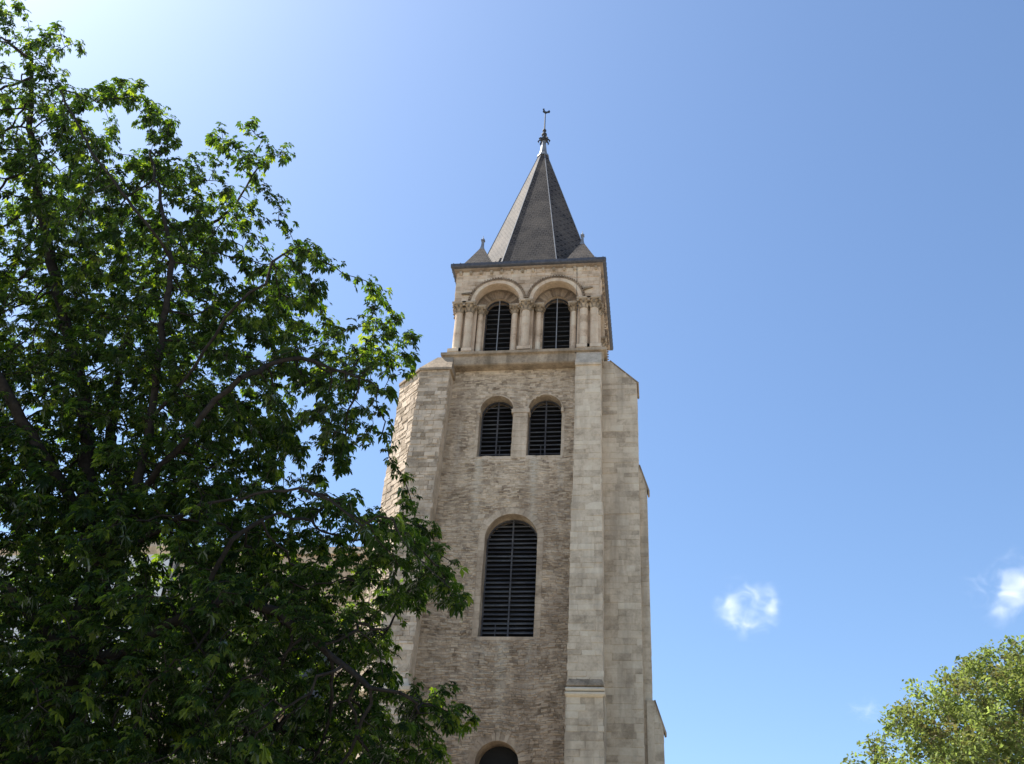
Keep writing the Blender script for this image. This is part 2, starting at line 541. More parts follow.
# louvred windows
def louvre(T, uc, s, sp, r, d, pitch, bar_mat, bar_w, frame_w=.05, depth=.18, edge=.035, bolts=()):
    m = MB()
    lo = arch_loop(uc, s, sp, r - .005, 18)
    inn = arch_loop(uc, s + frame_w, sp, r - .005 - frame_w, 18)
    m.panel(T, lo, [inn], d - .02, d + .10, .5)
    v = s + frame_w + pitch * .45
    while v < sp + r - .14:
        hw = r - frame_w if v < sp else math.sqrt(max((r - frame_w) ** 2 - (v - sp) ** 2, 0.0))
        hw -= .005
        if hw > .1:
            t = random.uniform(.1, .9); sk = random.uniform(-.014, .014)
            p = []
            for sg in (-1, 1):      # front edge low, back edge high, real thickness
                p += [T(uc + sg * hw, d, v + sk * sg), T(uc + sg * hw, d, v + edge + sk * sg),
                      T(uc + sg * hw, d + depth, v + edge + depth * .75), T(uc + sg * hw, d + depth, v + depth * .75)]
            m.grid(p, [(0, 4, 5, 1), (1, 5, 6, 2), (2, 6, 7, 3), (3, 7, 4, 0), (0, 1, 2, 3), (7, 6, 5, 4)], t)
        v += pitch
    o = m.build('louvre_window', MAT_SLAT, tower)
    b = MB()
    b.box(T, uc - bar_w / 2, uc + bar_w / 2, d - .06, d - .025, s + .02, sp + r - .03)
    b.build('centre_bar', bar_mat, o)
    k2 = MB()  # near-black sheet paints the unlit inside behind the slats
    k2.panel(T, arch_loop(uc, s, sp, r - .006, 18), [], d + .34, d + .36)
    k2.build('dark_interior_sheet', MAT_VOID, o)
    for (bu, bv0, bv1) in bolts:
        k3 = MB(); k3.box(T, uc + bu - .02, uc + bu + .02, d - .05, d - .022, bv0, bv1); k3.build('latch_rod', MAT_SLAT, o)


louvre(TF, *OPEN[0], .55, .235, MAT_SLAT, .07, bolts=((.18, 24.2, 25.0),))
louvre(TF, *OPEN[1], .55, .235, MAT_SLAT, .07, bolts=((-.2, 24.2, 25.0),))
louvre(TF, *OPEN[2], .60, .205, MAT_SLAT, .07, bolts=((-.55, 15.7, 16.3),))
m = MB(); m.panel(TF, arch_loop(*OPEN[3][:3], OPEN[3][3] - .01), [], .85, .9); m.build('dark_recess_sheet', MAT_VOID, tower)  # near-black sheet paints the shade inside the low opening
# doorway at the foot of the tower
m = MB(); m.panel(TF, arch_loop(-.2, 0, 2.6, 1.1), [arch_loop(-.2, .02, 2.6, .85)], -.12, .05, .6); dsur = m.build('door', MAT_ASHLAR, tower)
m = MB(); m.panel(TF, arch_loop(-.2, 0.02, 2.6, .85), [], -.05, .0); m.build('door_leaf', MAT_SLAT, dsur)


# buttresses --------------------------------------------------------------
def sloped_cap(mb, pts_low, pts_high, tint=.4):
    n = len(pts_low)
    mb.loft([pts_low, pts_high], cap0=True, cap1=True, tint=tint)


# right corner: pier standing forward of the wall
b = MB()
TRB = frame(0, 39.0)
def rb_bounds(v):
    t = (28.46 - v) / 15.4
    return (-3.45 - .08 * t, -2.27 + .11 * t)
zs = [0, 13.0, 21.2, 28.46]
for z0, z1 in zip(zs[:-1], zs[1:]):
    l0, r0 = rb_bounds(z0); l1, r1 = rb_bounds(z1)
    ex = .035 if z1 <= 21.3 else .0
    if z1 <= 13.1: ex = .045
    p = lambda l, r, z: [(l - ex + .02, 39.0 - ex + .02, z), (r + ex - .02, 39.0 - ex + .02, z), (r + ex - .02, 40.2, z), (l - ex + .02, 40.2, z)]
    b.loft([p(l0, r0, z0), p(l1, r1, z1)], tint=.5)
    b.stones(TRB, max(z0, 3.0), z1, lambda v: (rb_bounds(v)[0] - ex, rb_bounds(v)[1] + ex), (.20, .36), (.30, .8), .016, (.0, .022),
             d0=-ex + .02, jit=.012, ends=.034, tint=(.05, 1), bev=.01, skip=.012)
    b.stones(frame(rb_bounds((z0 + z1) / 2)[0] - ex, 40.0, -90), max(z0, 3.0), z1, (0.02, 1.0), (.30, .42), (.5, .9), .007, (.0, .02), d0=.02, jit=.004, tint=(.3, .8))
    b.stones(frame(rb_bounds((z0 + z1) / 2)[1] + ex, 39.0, 90), max(z0, 3.0), z1, (0.0, 1.0), (.30, .42), (.5, .9), .007, (.0, .02), d0=.02, jit=.004, tint=(.3, .8))
but = b.build('buttress', MAT_ASHLAR, tower)
b = MB()
b.loft([[(-3.48, 38.94, 28.40), (-2.24, 38.94, 28.40), (-2.24, 39.9, 28.40), (-3.48, 39.9, 28.40)],
        [(-3.48, 38.94, 28.52), (-2.24, 38.94, 28.52), (-2.24, 39.9, 28.52), (-3.48, 39.9, 28.52)],
        [(-3.45, 39.44, 29.46), (-2.26, 39.44, 29.46), (-2.26, 39.95, 29.46), (-3.45, 39.95, 29.46)]], tint=.35)
b.build('weathering', MAT_ASHLAR, but)
b = MB()
l, r_ = rb_bounds(13.0); l -= .03; r_ += .03
def rbring(z, e): return [(l - e, 38.9 - e, z), (r_ + e, 38.9 - e, z), (r_ + e, 40.1, z), (l - e, 40.1, z)]
b.loft([rbring(13.20, -.05), rbring(13.24, .02), rbring(13.34, .0), rbring(13.60, -.11)], tint=.15)
b.build('weathering', MAT_CARVED, but)
b = MB()
b.loft([rbring(12.80, -.06), rbring(12.84, .02), rbring(12.90, .07), rbring(12.97, .06), rbring(13.0, -.02)], tint=.9)  # pale tint on both rolls stands in for sunlight along them
b.loft([rbring(13.01, -.04), rbring(13.04, .03), rbring(13.10, .055), rbring(13.16, .03), rbring(13.19, -.04)], tint=.9)
b.build('string_moulding', MAT_ASHLAR, but)

# right corner: pier standing out to the side, with two widening wings set back behind its face
b = MB()
stages = [(0.0, 28.05, -.62, 40.10, 29.35, -1.9, 1.5), (0.0, 22.6, -.27, 40.42, 23.75, -.60, .75), (0.0, 12.0, .13, 40.30, 13.1, -.2, .75)]
for z0, z1, xr, yf, ztop, xin, dp in stages:
    xl = -2.4 if dp > 1 else xin - .3
    b.loft([[(xl, yf, z0), (xr, yf, z0), (xr, yf + dp, z0), (xl, yf + dp, z0)],
            [(xl, yf, z1), (xr, yf, z1), (xr, yf + dp, z1), (xl, yf + dp, z1)],
            [(xl, yf, ztop), (xin, yf, ztop), (xin, yf + dp, ztop), (xl, yf + dp, ztop)]], tint=.5)
    T_ = frame(0, yf)
    ul = -2.26 if dp > 1 else xin - .02
    b.stones(T_, 3.0, z1, (ul, xr), (.20, .36), (.3, .8), .016, (.0, .02), jit=.008, tint=(.1, .9), ends=.012, bev=.008)
    def ub(v, z1=z1, ztop=ztop, xr=xr, xin=xin, ul=ul):
        return (ul, max(ul + .02, xr + (xin - xr) * (v - z1) / (ztop - z1) - .06))
    b.stones(T_, z1, ztop - .1, ub, (.20, .34), (.3, .8), .016, (.0, .018), jit=.008, tint=(.1, .9), ends=.0, bev=.008)
    b.stones(frame(xr, yf, 90), 3.0, z1, (0.02, dp - .02), (.30, .42), (.4, .85), .008, (.0, .012), jit=.004, tint=(.3, .75))
b.box(frame(0, 40.10), -2.25, -.605, -.035, .05, 21.15, 21.75, .45)
but2 = b.build('buttress', MAT_ASHLAR, tower)
for z0, z1, xr, yf, ztop, xin, dp in stages:
    b = MB()
    ln = math.hypot(xr - xin, ztop - z1)
    nx, nz = (ztop - z1) / ln, (xr - xin) / ln
    sl_ = (ztop - z1) / (xr - xin)
    prof = [(xin + .004, ztop + .004), (xr + .05, z1 - .05 * sl_), (xr + .05 + nx * .07, z1 - .05 * sl_ + nz * .07), (xin + nx * .05, ztop + nz * .05)]
    b.loft([[(x, yf - .03, z) for x, z in prof], [(x, yf + dp - .1, z) for x, z in prof]], tint=.3)
    b.build('weathering', MAT_CARVED, but2)

# left corner: rubble pier with a canted outer face
b = MB()
SH, ZR = -.029, 28.5
def pier_ring(z, o=0.0):
    s = -SH * (z - ZR) * -1.0
    s = SH * (ZR - z)
    return [(-10.95 + s + o * .4, 39.0 + o, z), (-9.50 + s - o, 39.0 + o, z), (-9.50 + s - o, 40.4, z), (-9.8 + s, 42.5, z), (-12.25 + s + o, 42.5, z), (-12.25 + s + o, 40.3 + o * .4, z)]
b.loft([pier_ring(0, .03), pier_ring(28.4, .03)], tint=.35)
TA = frame(-10.95, 39.0, 0, SH, ZR)
b.stones(TA, 3.0, 28.4, (0.0, 1.45), (.11, .27), (.16, .55), .012, (.0, .045), d0=.03, jit=.018, ends=.05, tint=(0, 1), bev=.012, skip=.03)
TCh = frame(-12.25, 40.3, -45, SH, ZR)
b.stones(TCh, 3.0, 28.4, (0.0, 1.835), (.13, .30), (.2, .6), .012, (.0, .045), d0=.03, jit=.016, ends=.04, tint=(.1, .9), bev=.012)
b.stones(frame(-9.50, 39.0, 90, SH, ZR), 3.0, 28.4, (0.02, .98), (.3, .5), (.5, .98), .006, (.0, .01), d0=.02, jit=.003, tint=(.4, .6))
b.stones(frame(-12.25, 42.5, -90, SH, ZR), 3.0, 28.4, (0.0, 2.2), (.2, .34), (.3, .7), .014, (.0, .04), d0=.03, jit=.014, tint=(.1, .9))
but3 = b.build('buttress', MAT_PIER, tower)
b = MB()
def cap_ring(z, o): return [(x, y, z) for x, y, _ in [(-10.98 - o * .5, 38.97 - o, 0), (-9.47 + o, 38.97 - o, 0), (-9.47 + o, 40.3, 0), (-9.8, 42.5, 0), (-12.28 - o, 42.5, 0), (-12.28 - o, 40.28 - o * .5, 0)]]
b.loft([cap_ring(28.38, .05), cap_ring(28.50, .05),
        [(-10.3, 39.44, 29.44), (-9.50, 39.44, 29.44), (-9.5, 40.2, 29.46), (-9.8, 42.4, 29.46), (-10.35, 42.4, 29.46), (-10.4, 40.5, 29.46)]], tint=.4)
b.build('weathering', MAT_CARVED, but3)
b = MB()
def lmr(z, o): return [(x + (.0), y, z) for x, y, _ in [(pier_ring(z)[0][0] - o * .5, 39.0 - o, 0), (pier_ring(z)[1][0] + o, 39.0 - o, 0), (pier_ring(z)[1][0] + o, 40.2, 0), (-12.6, 42.4, 0), (pier_ring(z)[5][0] - o, 42.4, 0), (pier_ring(z)[5][0] - o, 40.3 - o * .5, 0)]]
b.loft([lmr(12.9, .06), lmr(12.98, .16), lmr(13.12, .16), lmr(13.3, .06), lmr(13.45, .03)], tint=.9)
b.build('string_moulding', MAT_ASHLAR, but3)

# ledge under the belfry
def sq(h, z): return [(X0 - h, YC - h, z), (X0 + h, YC - h, z), (X0 + h, YC + h, z), (X0 - h, YC + h, z)]
b = MB()
b.loft([sq(3.56, 28.92), sq(3.86, 28.95), sq(3.90, 29.0), sq(3.90, 29.47), sq(3.94, 29.49), sq(4.05, 29.51), sq(4.06, 29.65), sq(3.85, 29.8)], tint=.45)
for k_ in range(4):
    T_ = frame(X0, YC, 90 * k_)
    T2 = (lambda T0: (lambda u, d, v: T0(u, d - 3.90, v)))(T_)
    b.stones(T2, 29.02, 29.46, (-3.90, 3.90), (.44, .44), (.5, 1.1), .01, (.0, .012), jit=.004, tint=(.2, .9), bev=.006)
b.build('ledge', MAT_CARVED, tower)
# outer plinth blocks under the corner columns
for su in (-1, 1):
    for sv in (-1, 1):
        b = MB()
        b.box(frame(X0 + su * 3.21, YC + sv * 3.21), -.60, .60, -.60, .60, 29.80, 30.06, .6)
        b.build('plinth', MAT_BELFRY, tower)

# ------------------------------------------------------------------ belfry
W = 3.72
SPR = 32.95
RO = 1.16
bw = MB(); rings = []
BAYS = (-1.5, 1.5)
for k_ in range(4):
    T0 = frame(X0, YC, 90 * k_)
    T_ = (lambda T0: (lambda u, d, v: T0(u, d - W, v)))(T0)
    e = W if k_ % 2 == 0 else W - .50
    # upper wall over the big arches
    lo = [(-e, SPR), (BAYS[0] - RO, SPR)] + [(BAYS[0] + RO * math.cos(a), SPR + RO * math.sin(a)) for a in np.linspace(math.pi, 0, 22)][1:]
    lo += [(BAYS[1] - RO, SPR)] + [(BAYS[1] + RO * math.cos(a), SPR + RO * math.sin(a)) for a in np.linspace(math.pi, 0, 22)][1:]
    lo += [(e, SPR), (e, 35.0), (-e, 35.0)]
    bw.panel(T_, lo, [], 0.0, .50, .45)
    def cuts(v0, v1):
        vm = (v0 + v1) / 2 - SPR
        hw = math.sqrt(max(1.5 ** 2 - vm * vm, 0))
        return [(c - hw, c + hw) for c in BAYS] if hw > 0 else []
    bw.stones(T_, SPR + .02, 34.98, (-W + .01, W - .01), (.20, .30), (.28, .55), .018, (.0, .03), cuts, jit=.008, tint=(.1, .95), ends=.01)
    # piers below, set back behind the columns
    for (u0, u1) in ((-3.38, -2.66), (-.34, .34), (2.66, 3.38)):
        bw.box(T_, u0, u1, .40, 1.15, 29.8, SPR, .4)
        bw.stones(T_, 30.06, SPR, (u0, u1), (.3, .4), (.4, .8), .008, (.0, .01), d0=.40, jit=.004, tint=(.2, .7))
    # recessed inner order
    bw.panel(T_, [(-3.0, 29.8), (3.0, 29.8), (3.0, 34.9), (-3.0, 34.9)], [arch_loop(c, 29.86, SPR, .69) for c in BAYS], .66, 1.15, .4)
    for c in BAYS:
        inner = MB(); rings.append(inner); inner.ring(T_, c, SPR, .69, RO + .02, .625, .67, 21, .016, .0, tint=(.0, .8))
        for sg in (-1, 1):
            a, b_ = sorted((c + sg * .695, c + sg * 1.09))
            bw.stones(T_, 30.06, SPR, (a, b_), (.3, .42), (.5, .9), .008, (.004, .012), d0=.66, jit=.003, tint=(.2, .6))
blf = bw.build('belfry_wall', MAT_BELFRY, tower)
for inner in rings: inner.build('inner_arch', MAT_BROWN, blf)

am = []
for k_ in (0, 1, 3):
    T0 = frame(X0, YC, 90 * k_)
    T_ = (lambda T0: (lambda u, d, v: T0(u, d - W, v)))(T0)
    for c in BAYS:
        b = MB()
        b.ring(T_, c, SPR, RO, 1.35, -.05, .06, 17, .008, .0, tint=(.45, .95))
        o = b.build('arch_moulding', MAT_BELFRY, tower)
        b = MB()
        b.ring(T_, c, SPR, 1.355, 1.41, -.07, .06, 17, .0, .0, tint=(.3, .6))
        b.ring(T_, c, SPR, 1.41, 1.495, -.13, .06, 31, .075, .0, a0=.07, a1=math.pi - .07, tint=(.2, .7))
        b.ring(T_, c, SPR, 1.41, 1.49, -.04, .05, 20, .0, .0, a0=.05, a1=math.pi - .05, tint=(.0, .1))
        b.build('billet_hood', MAT_BROWN, o)
        louvre(T_, c, 29.87, SPR, .688, .84, .30, MAT_BAR, .045, frame_w=.03, depth=.2, edge=.025)


def column(cx, cy, r, z0, z1, ch, ang):
    """shaft, base and leaf-carved capital of one column"""
    b = MB()
    hb = .16
    n = max(4, int((z1 - z0 - hb - ch) / .42))
    zz = np.linspace(z0 + hb, z1 - ch, n + 1)
    for i in range(n):                       # drums
        rr = r + random.uniform(-.004, .004)
        ox, oy = random.uniform(-.004, .004), random.uniform(-.004, .004)
        b.lathe((cx + ox, cy + oy, 0), [(rr - .008, zz[i] + .001), (rr, zz[i] + .012), (rr, zz[i + 1] - .012), (rr - .008, zz[i + 1] - .001)], 18, random.uniform(.3, .95))
    col_ = b.build('column', MAT_BELFRY, tower)
    b = MB()
    s = r + .12
    Tc = frame(cx, cy, ang)
    b.box(Tc, -s, s, -s, s, z0 - .14, z0 + .04, .7)
    b.lathe((cx, cy, 0), [(r + .09, z0 + .035), (r + .10, z0 + .06), (r + .08, z0 + .09), (r + .03, z0 + .11), (r + .05, z0 + .135), (r + .01, z0 + .17)], 18, .6)
    b.build('column_base', MAT_BELFRY, col_)
    b = MB()
    zc = z1 - ch
    b.lathe((cx, cy, 0), [(r + .0, zc - .03), (r + .035, zc - .02), (r + .035, zc + .02), (r + .0, zc + .03), (r + .02, zc + ch * .5), (r + .09, z1 - .13), (r + .11, z1 - .1)], 16, .35)
    for tier, (n, zz0, hh, out) in enumerate(((8, zc + .03, ch * .36, .10), (8, zc + ch * .32, ch * .38, .15))):
        for i in range(n):                   # leaves curling outward
            a = 2 * math.pi * (i + .5 * tier) / n
            wv = .07 if r > .17 else .055
            tr = Vector((-math.sin(a), math.cos(a), 0)); rd = Vector((math.cos(a), math.sin(a), 0))
            pr = [(r + .005, 0), (r + .05, hh * .5), (r + out, hh * .85), (r + out + .04, hh * .8), (r + out * .8, hh)]
            L, Rr = [], []
            for j, (q, h) in enumerate(pr):
                w_ = wv * (1.1, 1.15, 1.0, .7, .6)[j]
                p = Vector((cx, cy, zz0 + h)) + rd * q
                L.append(p - tr * w_); Rr.append(p + tr * w_)
            for j in range(4):
                b.face([L[j], Rr[j], Rr[j + 1], L[j + 1]], random.uniform(.3, .8))
            b.face([L[0], L[1], L[2], L[4]], .3); b.face([Rr[4], Rr[2], Rr[1], Rr[0]], .3)
    s = r + .13
    for sx in (-1, 1):
        for sy in (-1, 1):                   # corner volutes
            q = Tc(sx * (s - .05), sy * (s - .05), 0)
            b.lathe((q[0], q[1], z1 - .24), [(.02, 0), (.055, .03), (.06, .07), (.045, .12)], 8, .6)
    b.loft([[Tc(x * (s - .03), y * (s - .03), z1 - .115) for x, y in ((-1, -1), (1, -1), (1, 1), (-1, 1))],
            [Tc(x * (s + .02), y * (s + .02), z1 - .07) for x, y in ((-1, -1), (1, -1), (1, 1), (-1, 1))],
            [Tc(x * (s + .02), y * (s + .02), z1 + .005) for x, y in ((-1, -1), (1, -1), (1, 1), (-1, 1))]], tint=.7)
    b.build('capital', MAT_CARVED, col_)


for k_ in (0, 1, 3):
    T0 = frame(X0, YC, 90 * k_)
    T_ = (lambda T0: (lambda u, d, v: T0(u, d - W, v)))(T0)
    spots = [(-2.92, .20, .205), (0.0, .20, .215), (2.92, .20, .205), (3.44, .20, .205)]
    if k_ == 0: spots.append((-3.44, .20, .205))
    if k_ == 1: spots.pop()                 # shared corner columns belong to the front
    if k_ == 1: spots.append((3.44, .20, .205))
    if k_ == 3: spots = spots[:3] + [(-3.44, .20, .205)]
    for u, d, r in spots:
        x, y, _ = T_(u, d, 0)
        column(x, y, r, 30.0, SPR, .56, 90 * k_)
    for c in BAYS:
        for sg in (-1, 1):
            x, y, _ = T_(c + sg * .89, .50, 0)
            column(x, y, .14, 30.0, SPR, .46, 90 * k_)

# eaves: cornice, modillions, lead gutter
b = MB()
b.loft([sq(W + .01, 34.94), sq(W + .05, 34.98), sq(W + .14, 35.02), sq(W + .16, 35.10), sq(W + .16, 35.14)], tint=.5)
b.build('cornice', MAT_BROWN, tower)
for k_ in (0, 1, 3):
    T0 = frame(X0, YC, 90 * k_)
    T_ = (lambda T0: (lambda u, d, v: T0(u, d - W, v)))(T0)
    for i in range(14):
        u = -3.52 + 7.04 * i / 13
        if k_ != 0 and (i == 0 or i == 13): continue
        b = MB()
        w_ = .062
        prof = [(0.02, 34.74), (-.07, 34.76), (-.13, 34.80), (-.15, 34.86), (-.15, 34.935), (0.02, 34.935)]
        b.loft([[T_(u - w_, d, v) for d, v in prof], [T_(u + w_, d, v) for d, v in prof]], tint=random.uniform(.2, .9))
        b.build('corbel', MAT_CARVED, tower)
b = MB()
b.loft([sq(W + .20, 35.10), sq(W + .29, 35.13), sq(W + .32, 35.18), sq(W + .32, 35.33), sq(W + .27, 35.335), sq(W + .25, 35.20)], tint=.5, cap1=True)
for k_ in range(4):
    T0 = frame(X0, YC, 90 * k_)
    T_ = (lambda T0: (lambda u, d, v: T0(u, d - W - .32, v)))(T0)
    for i in range(22):                     # strap ends along the gutter
        u = -3.9 + 7.8 * i / 21
        b.box(T_, u - .02, u + .02, -.015, .1, 35.16, 35.36, .9)
b.build('gutter', MAT_GUTTER, tower)

# spire: regular octagon and four corner pyramids
AP = W + .06
b = MB()
def octo(ap, z): 
    rr = ap / math.cos(math.pi / 8)
    return [(X0 + rr * math.cos(math.pi / 8 + i * math.pi / 4), YC + rr * math.sin(math.pi / 8 + i * math.pi / 4), z) for i in range(8)]
AP -= .16
ZT = 47.2
lv = [(max(.22, (AP - .22) * (ZT - z) / (ZT - 35.22) + .22), z) for z in np.linspace(35.22, ZT, 16)]
b.loft([octo(a, z) for a, z in lv], tint=.5)
spire = b.build('spire', MAT_SLATE, tower)
b = MB()
for i in range(8):                          # lead hips
    pts = []
    for a, z in lv:
        p = octo(a, z)[i]
        pts.append((X0 + (p[0] - X0) * 1.004, YC + (p[1] - YC) * 1.004, z))
    b.tube(pts, .026, 5)
b.build('hip_flashing', MAT_LEAD, spire)
b = MB()
b.box(frame(X0 - .25, YC - 2.30), -.08, .08, -.12, .25, 39.3, 39.42, .2)
b.build('hook_hole', MAT_VOID, spire)
for u in (-1.1, 1.0, 2.6):
    b = MB(); b.lathe((X0 + u, YC - W - .02, 35.3), [(.06, 0), (.07, .1), (.1, .2), (.03, .26)], 8)
    b.build('vent_cap', MAT_LEAD, spire)
for su in (-1, 1):
    for sv in (-1, 1):
        cx, cy = X0 + su * 2.72, YC + sv * 2.72
        b = MB()
        h = .98
        def q(h_, z, kx=0): return [(cx - h_, cy - h_, z), (cx + h_, cy - h_, z), (cx + h_, cy + h_, z), (cx - h_, cy + h_, z)]
        b.loft([q(1.02, 35.2), q(.90, 35.45), q(.5, 36.4), q(.09, 37.42)], tint=.5)
        pyr = b.build('corner_pyramid', MAT_SLATE, tower)
        b = MB()
        b.loft([q(.22, 37.08), q(.16, 37.18), q(.10, 37.45), q(.07, 37.62), q(.06, 37.95), q(.10, 37.97), q(.10, 38.05), q(.03, 38.07)], tint=.5)
        b.lathe((cx, cy, 38.05), [(.02, 0), (.05, .05), (.05, .1), (.015, .16), (.012, .3)], 8)
        b.build('lead_finial', MAT_LEAD, pyr)

# finial and weathercock
b = MB()
b.loft([octo(.36, 46.95), octo(.33, 47.1), octo(.24, 47.25), octo(.19, 47.6), octo(.15, 48.05), octo(.12, 48.4), octo(.16, 48.45)], tint=.5)
fin = b.build('finial', MAT_LEAD, tower)
b = MB()
b.lathe((X0, YC, 48.4), [(.12, 0), (.22, .04), (.26, .14), (.16, .2), (.09, .3), (.09, .45), (.17, .55), (.17, .64), (.08, .75), (.07, .85), (.12, .92), (.12, 1.0), (.05, 1.1)], 12)
for i in range(8):
    a = math.pi / 4 * i
    rd = Vector((math.cos(a), math.sin(a), 0))
    c0 = Vector((X0, YC, 48.5))
    b.tube([c0 + rd * .15, c0 + rd * .28 + Vector((0, 0, .06)), c0 + rd * .36 + Vector((0, 0, -.06)), c0 + rd * .32 + Vector((0, 0, -.2))], [.05, .06, .05, .02], 5)
b.build('leaf_collar', MAT_IRON, fin)
b = MB()
b.tube([(X0, YC, 49.4), (X0, YC, 51.1)], [.05, .032], 8)
b.build('vane_rod', MAT_IRON, fin)
# rooster cut from plate, with body thickness
b = MB()
prof = [(-.30, 51.62), (-.22, 51.55), (-.10, 51.48), (.05, 51.42), (.22, 51.46), (.30, 51.55), (.42, 51.50), (.52, 51.56), (.55, 51.70), (.47, 51.80), (.36, 51.76), (.26, 51.66), (.10, 51.62), (-.04, 51.68), (-.10, 51.84), (-.12, 51.98), (-.20, 52.03), (-.25, 51.97), (-.33, 51.93), (-.25, 51.88), (-.26, 51.75)]
Tv = frame(X0, YC, 8)
prof = [(u * .55, 50.95 + (v - 51.42) * .72) for u, v in prof]
b.panel(Tv, prof, [], -.03, .03)
b.panel(frame(X0, YC, 188), [(-u, v) for u, v in prof], [], -.03, .03)
b.tube([(X0, YC, 51.0), (X0, YC, 51.12)], .03, 6)
b.build('weathercock', MAT_IRON, fin)
# lightning cable down the front
b = MB()
b.tube([(X0 + 2.55, YC - W - .035, 35.1), (X0 + 2.56, YC - W - .045, 34.0), (X0 + 2.55, YC - W - .05, 33.1), (X0 + 2.62, YC - W - .02, 32.8), (X0 + 2.58, YC - W + .0, 30.1), (X0 + 2.58, YC - 4.08, 29.7), (X0 + 2.56, YC - 3.74, 29.2)], .012, 5)
b.build('lightning_cable', MAT_IRON, tower)
# dripstones at the springing of the hoods
for (u, s) in ((-2.95, -1), (2.95, 1)):
    b = MB()
    T_ = frame(X0, YC - W)
    b.loft([[T_(u - .05 * s, -.02, 33.42), T_(u - .05 * s, -.16, 33.42), T_(u - .05 * s, -.16, 33.52), T_(u - .05 * s, -.02, 33.55)][::s],
            [T_(u + .42 * s, -.02, 33.56 if s > 0 else 33.44), T_(u + .42 * s, -.1, 33.56 if s > 0 else 33.44), T_(u + .42 * s, -.1, 33.64 if s > 0 else 33.52), T_(u + .42 * s, -.02, 33.66 if s > 0 else 33.54)][::s]], tint=.2)
    b.build('dripstone', MAT_CARVED, tower)

# ------------------------------------------------------------------ church behind the tree, pale house at the far left
nave = thing('church_nave', 'rubble stone church wall behind the big tree, left of the bell tower', 'church', (-17.5, 44, 0))
b = MB()
TN = frame(-17.5, 44.0)
NW = [(-3.6, 11.5, 16.2, 1.0), (1.6, 11.5, 16.2, 1.0)]
b.panel(TN, [(-6, 0), (6, 0), (6, 21.0), (-6, 21.0)], [arch_loop(*q_) for q_ in NW], 0, .7, .4)
def ncut(v0, v1):
    vm = (v0 + v1) / 2; out = []
    for uc, s, sp, r in NW:
        if v1 < s or vm > sp + r: continue
        hw = r if vm < sp else math.sqrt(r * r - (vm - sp) ** 2)
        out.append((uc - hw, uc + hw))
    return out
b.stones(TN, 8.0, 21.0, (-5.98, 5.98), (.2, .34), (.3, .7), .015, (.0, .03), ncut, jit=.01, tint=(.2, 1))
b.face([frame(-23.5, 60, -90)(0, 0, 0), frame(-23.5, 60, -90)(16, 0, 0), frame(-23.5, 60, -90)(16, 0, 21), frame(-23.5, 60, -90)(0, 0, 21)])
b.face([frame(-11.5, 44, 90)(0, 0, 0), frame(-11.5, 44, 90)(16, 0, 0), frame(-11.5, 44, 90)(16, 0, 21), frame(-11.5, 44, 90)(0, 0, 21)])
nw = b.build('wall', MAT_PIER, nave)
b = MB()
b.box(TN, -6.15, 6.15, -.2, .5, 21.003, 21.35, .8)
b.build('cornice', MAT_ASHLAR, nave)
b = MB()
b.loft([[(-23.6, 43.8, 21.36), (-11.4, 43.8, 21.36), (-11.4, 60.2, 21.36), (-23.6, 60.2, 21.36)], [(-23.6, 51.9, 24.2), (-11.4, 51.9, 24.2), (-11.4, 52.1, 24.2), (-23.6, 52.1, 24.2)]], tint=.5)
b.build('roof', MAT_SLATE, nave)
for q_ in NW:
    b = MB(); b.panel(TN, arch_loop(*q_), [], .4, .45); b.build('window', MAT_GLASS, nave)
house = thing('pale_house', 'pale rendered house front behind the big tree at the far left', 'house', (-31.0, 43.5, 0))
b = MB()
TH = frame(-31.0, 43.5)
HW = [(u, v0) for v0 in (4.2, 8.4, 12.6, 16.8) for u in (-4.5, -1.5, 1.5, 4.5)]
b.panel(TH, [(-7.2, 0), (7.2, 0), (7.2, 20.9), (-7.2, 20.9)], [[(u - .55, v), (u + .55, v), (u + .55, v + 2.1), (u - .55, v + 2.1)] for u, v in HW], 0, .4, .5)
for a_, x_ in ((90, -23.8), (-90, -38.2)):
    T_ = frame(x_, 43.5 if a_ > 0 else 55, a_)
    b.face([T_(0, 0, 0), T_(11.5, 0, 0), T_(11.5, 0, 20.9), T_(0, 0, 20.9)])
b.build('wall', MAT_PALE, house)
b = MB()
b.loft([[TH(-7.3, -.05, 20.9), TH(7.3, -.05, 20.9), TH(7.3, .5, 20.9), TH(-7.3, .5, 20.9)], [TH(-7.4, -.3, 21.2), TH(7.4, -.3, 21.2), TH(7.4, .5, 21.2), TH(-7.4, .5, 21.2)],
        [TH(-7.4, -.32, 21.5), TH(7.4, -.32, 21.5), TH(7.4, .5, 21.5), TH(-7.4, .5, 21.5)]], tint=.7)
b.build('cornice', MAT_ASHLAR, house)
b = MB()
b.loft([[TH(-7.3, -.1, 21.51), TH(7.3, -.1, 21.51), TH(7.3, 11.6, 21.51), TH(-7.3, 11.6, 21.51)], [TH(-7.2, 5.4, 23.2), TH(7.2, 5.4, 23.2), TH(7.2, 6, 23.2), TH(-7.2, 6, 23.2)]], tint=.5)
b.build('roof', MAT_SLATE, house)
for u, v in HW:
    b = MB()
    b.box(TH, u - .54, u + .54, .22, .26, v + .005, v + 2.09)
    wn = b.build('window', MAT_GLASS, house)
    b = MB()
    for x_ in (-.52, 0, .52): b.box(TH, u + x_ - .035, u + x_ + .035, .17, .215, v + .01, v + 2.085)
    for z_ in (.05, .72, 1.38, 2.04): b.box(TH, u - .52, u + .52, .175, .21, v + z_ - .03, v + z_ + .03)
    b.build('frame', MAT_PALE, wn)


# ------------------------------------------------------------------ trees
def rand_unit(n):
    v = RNG.normal(size=(n, 3))
    return v / np.linalg.norm(v, axis=1)[:, None]


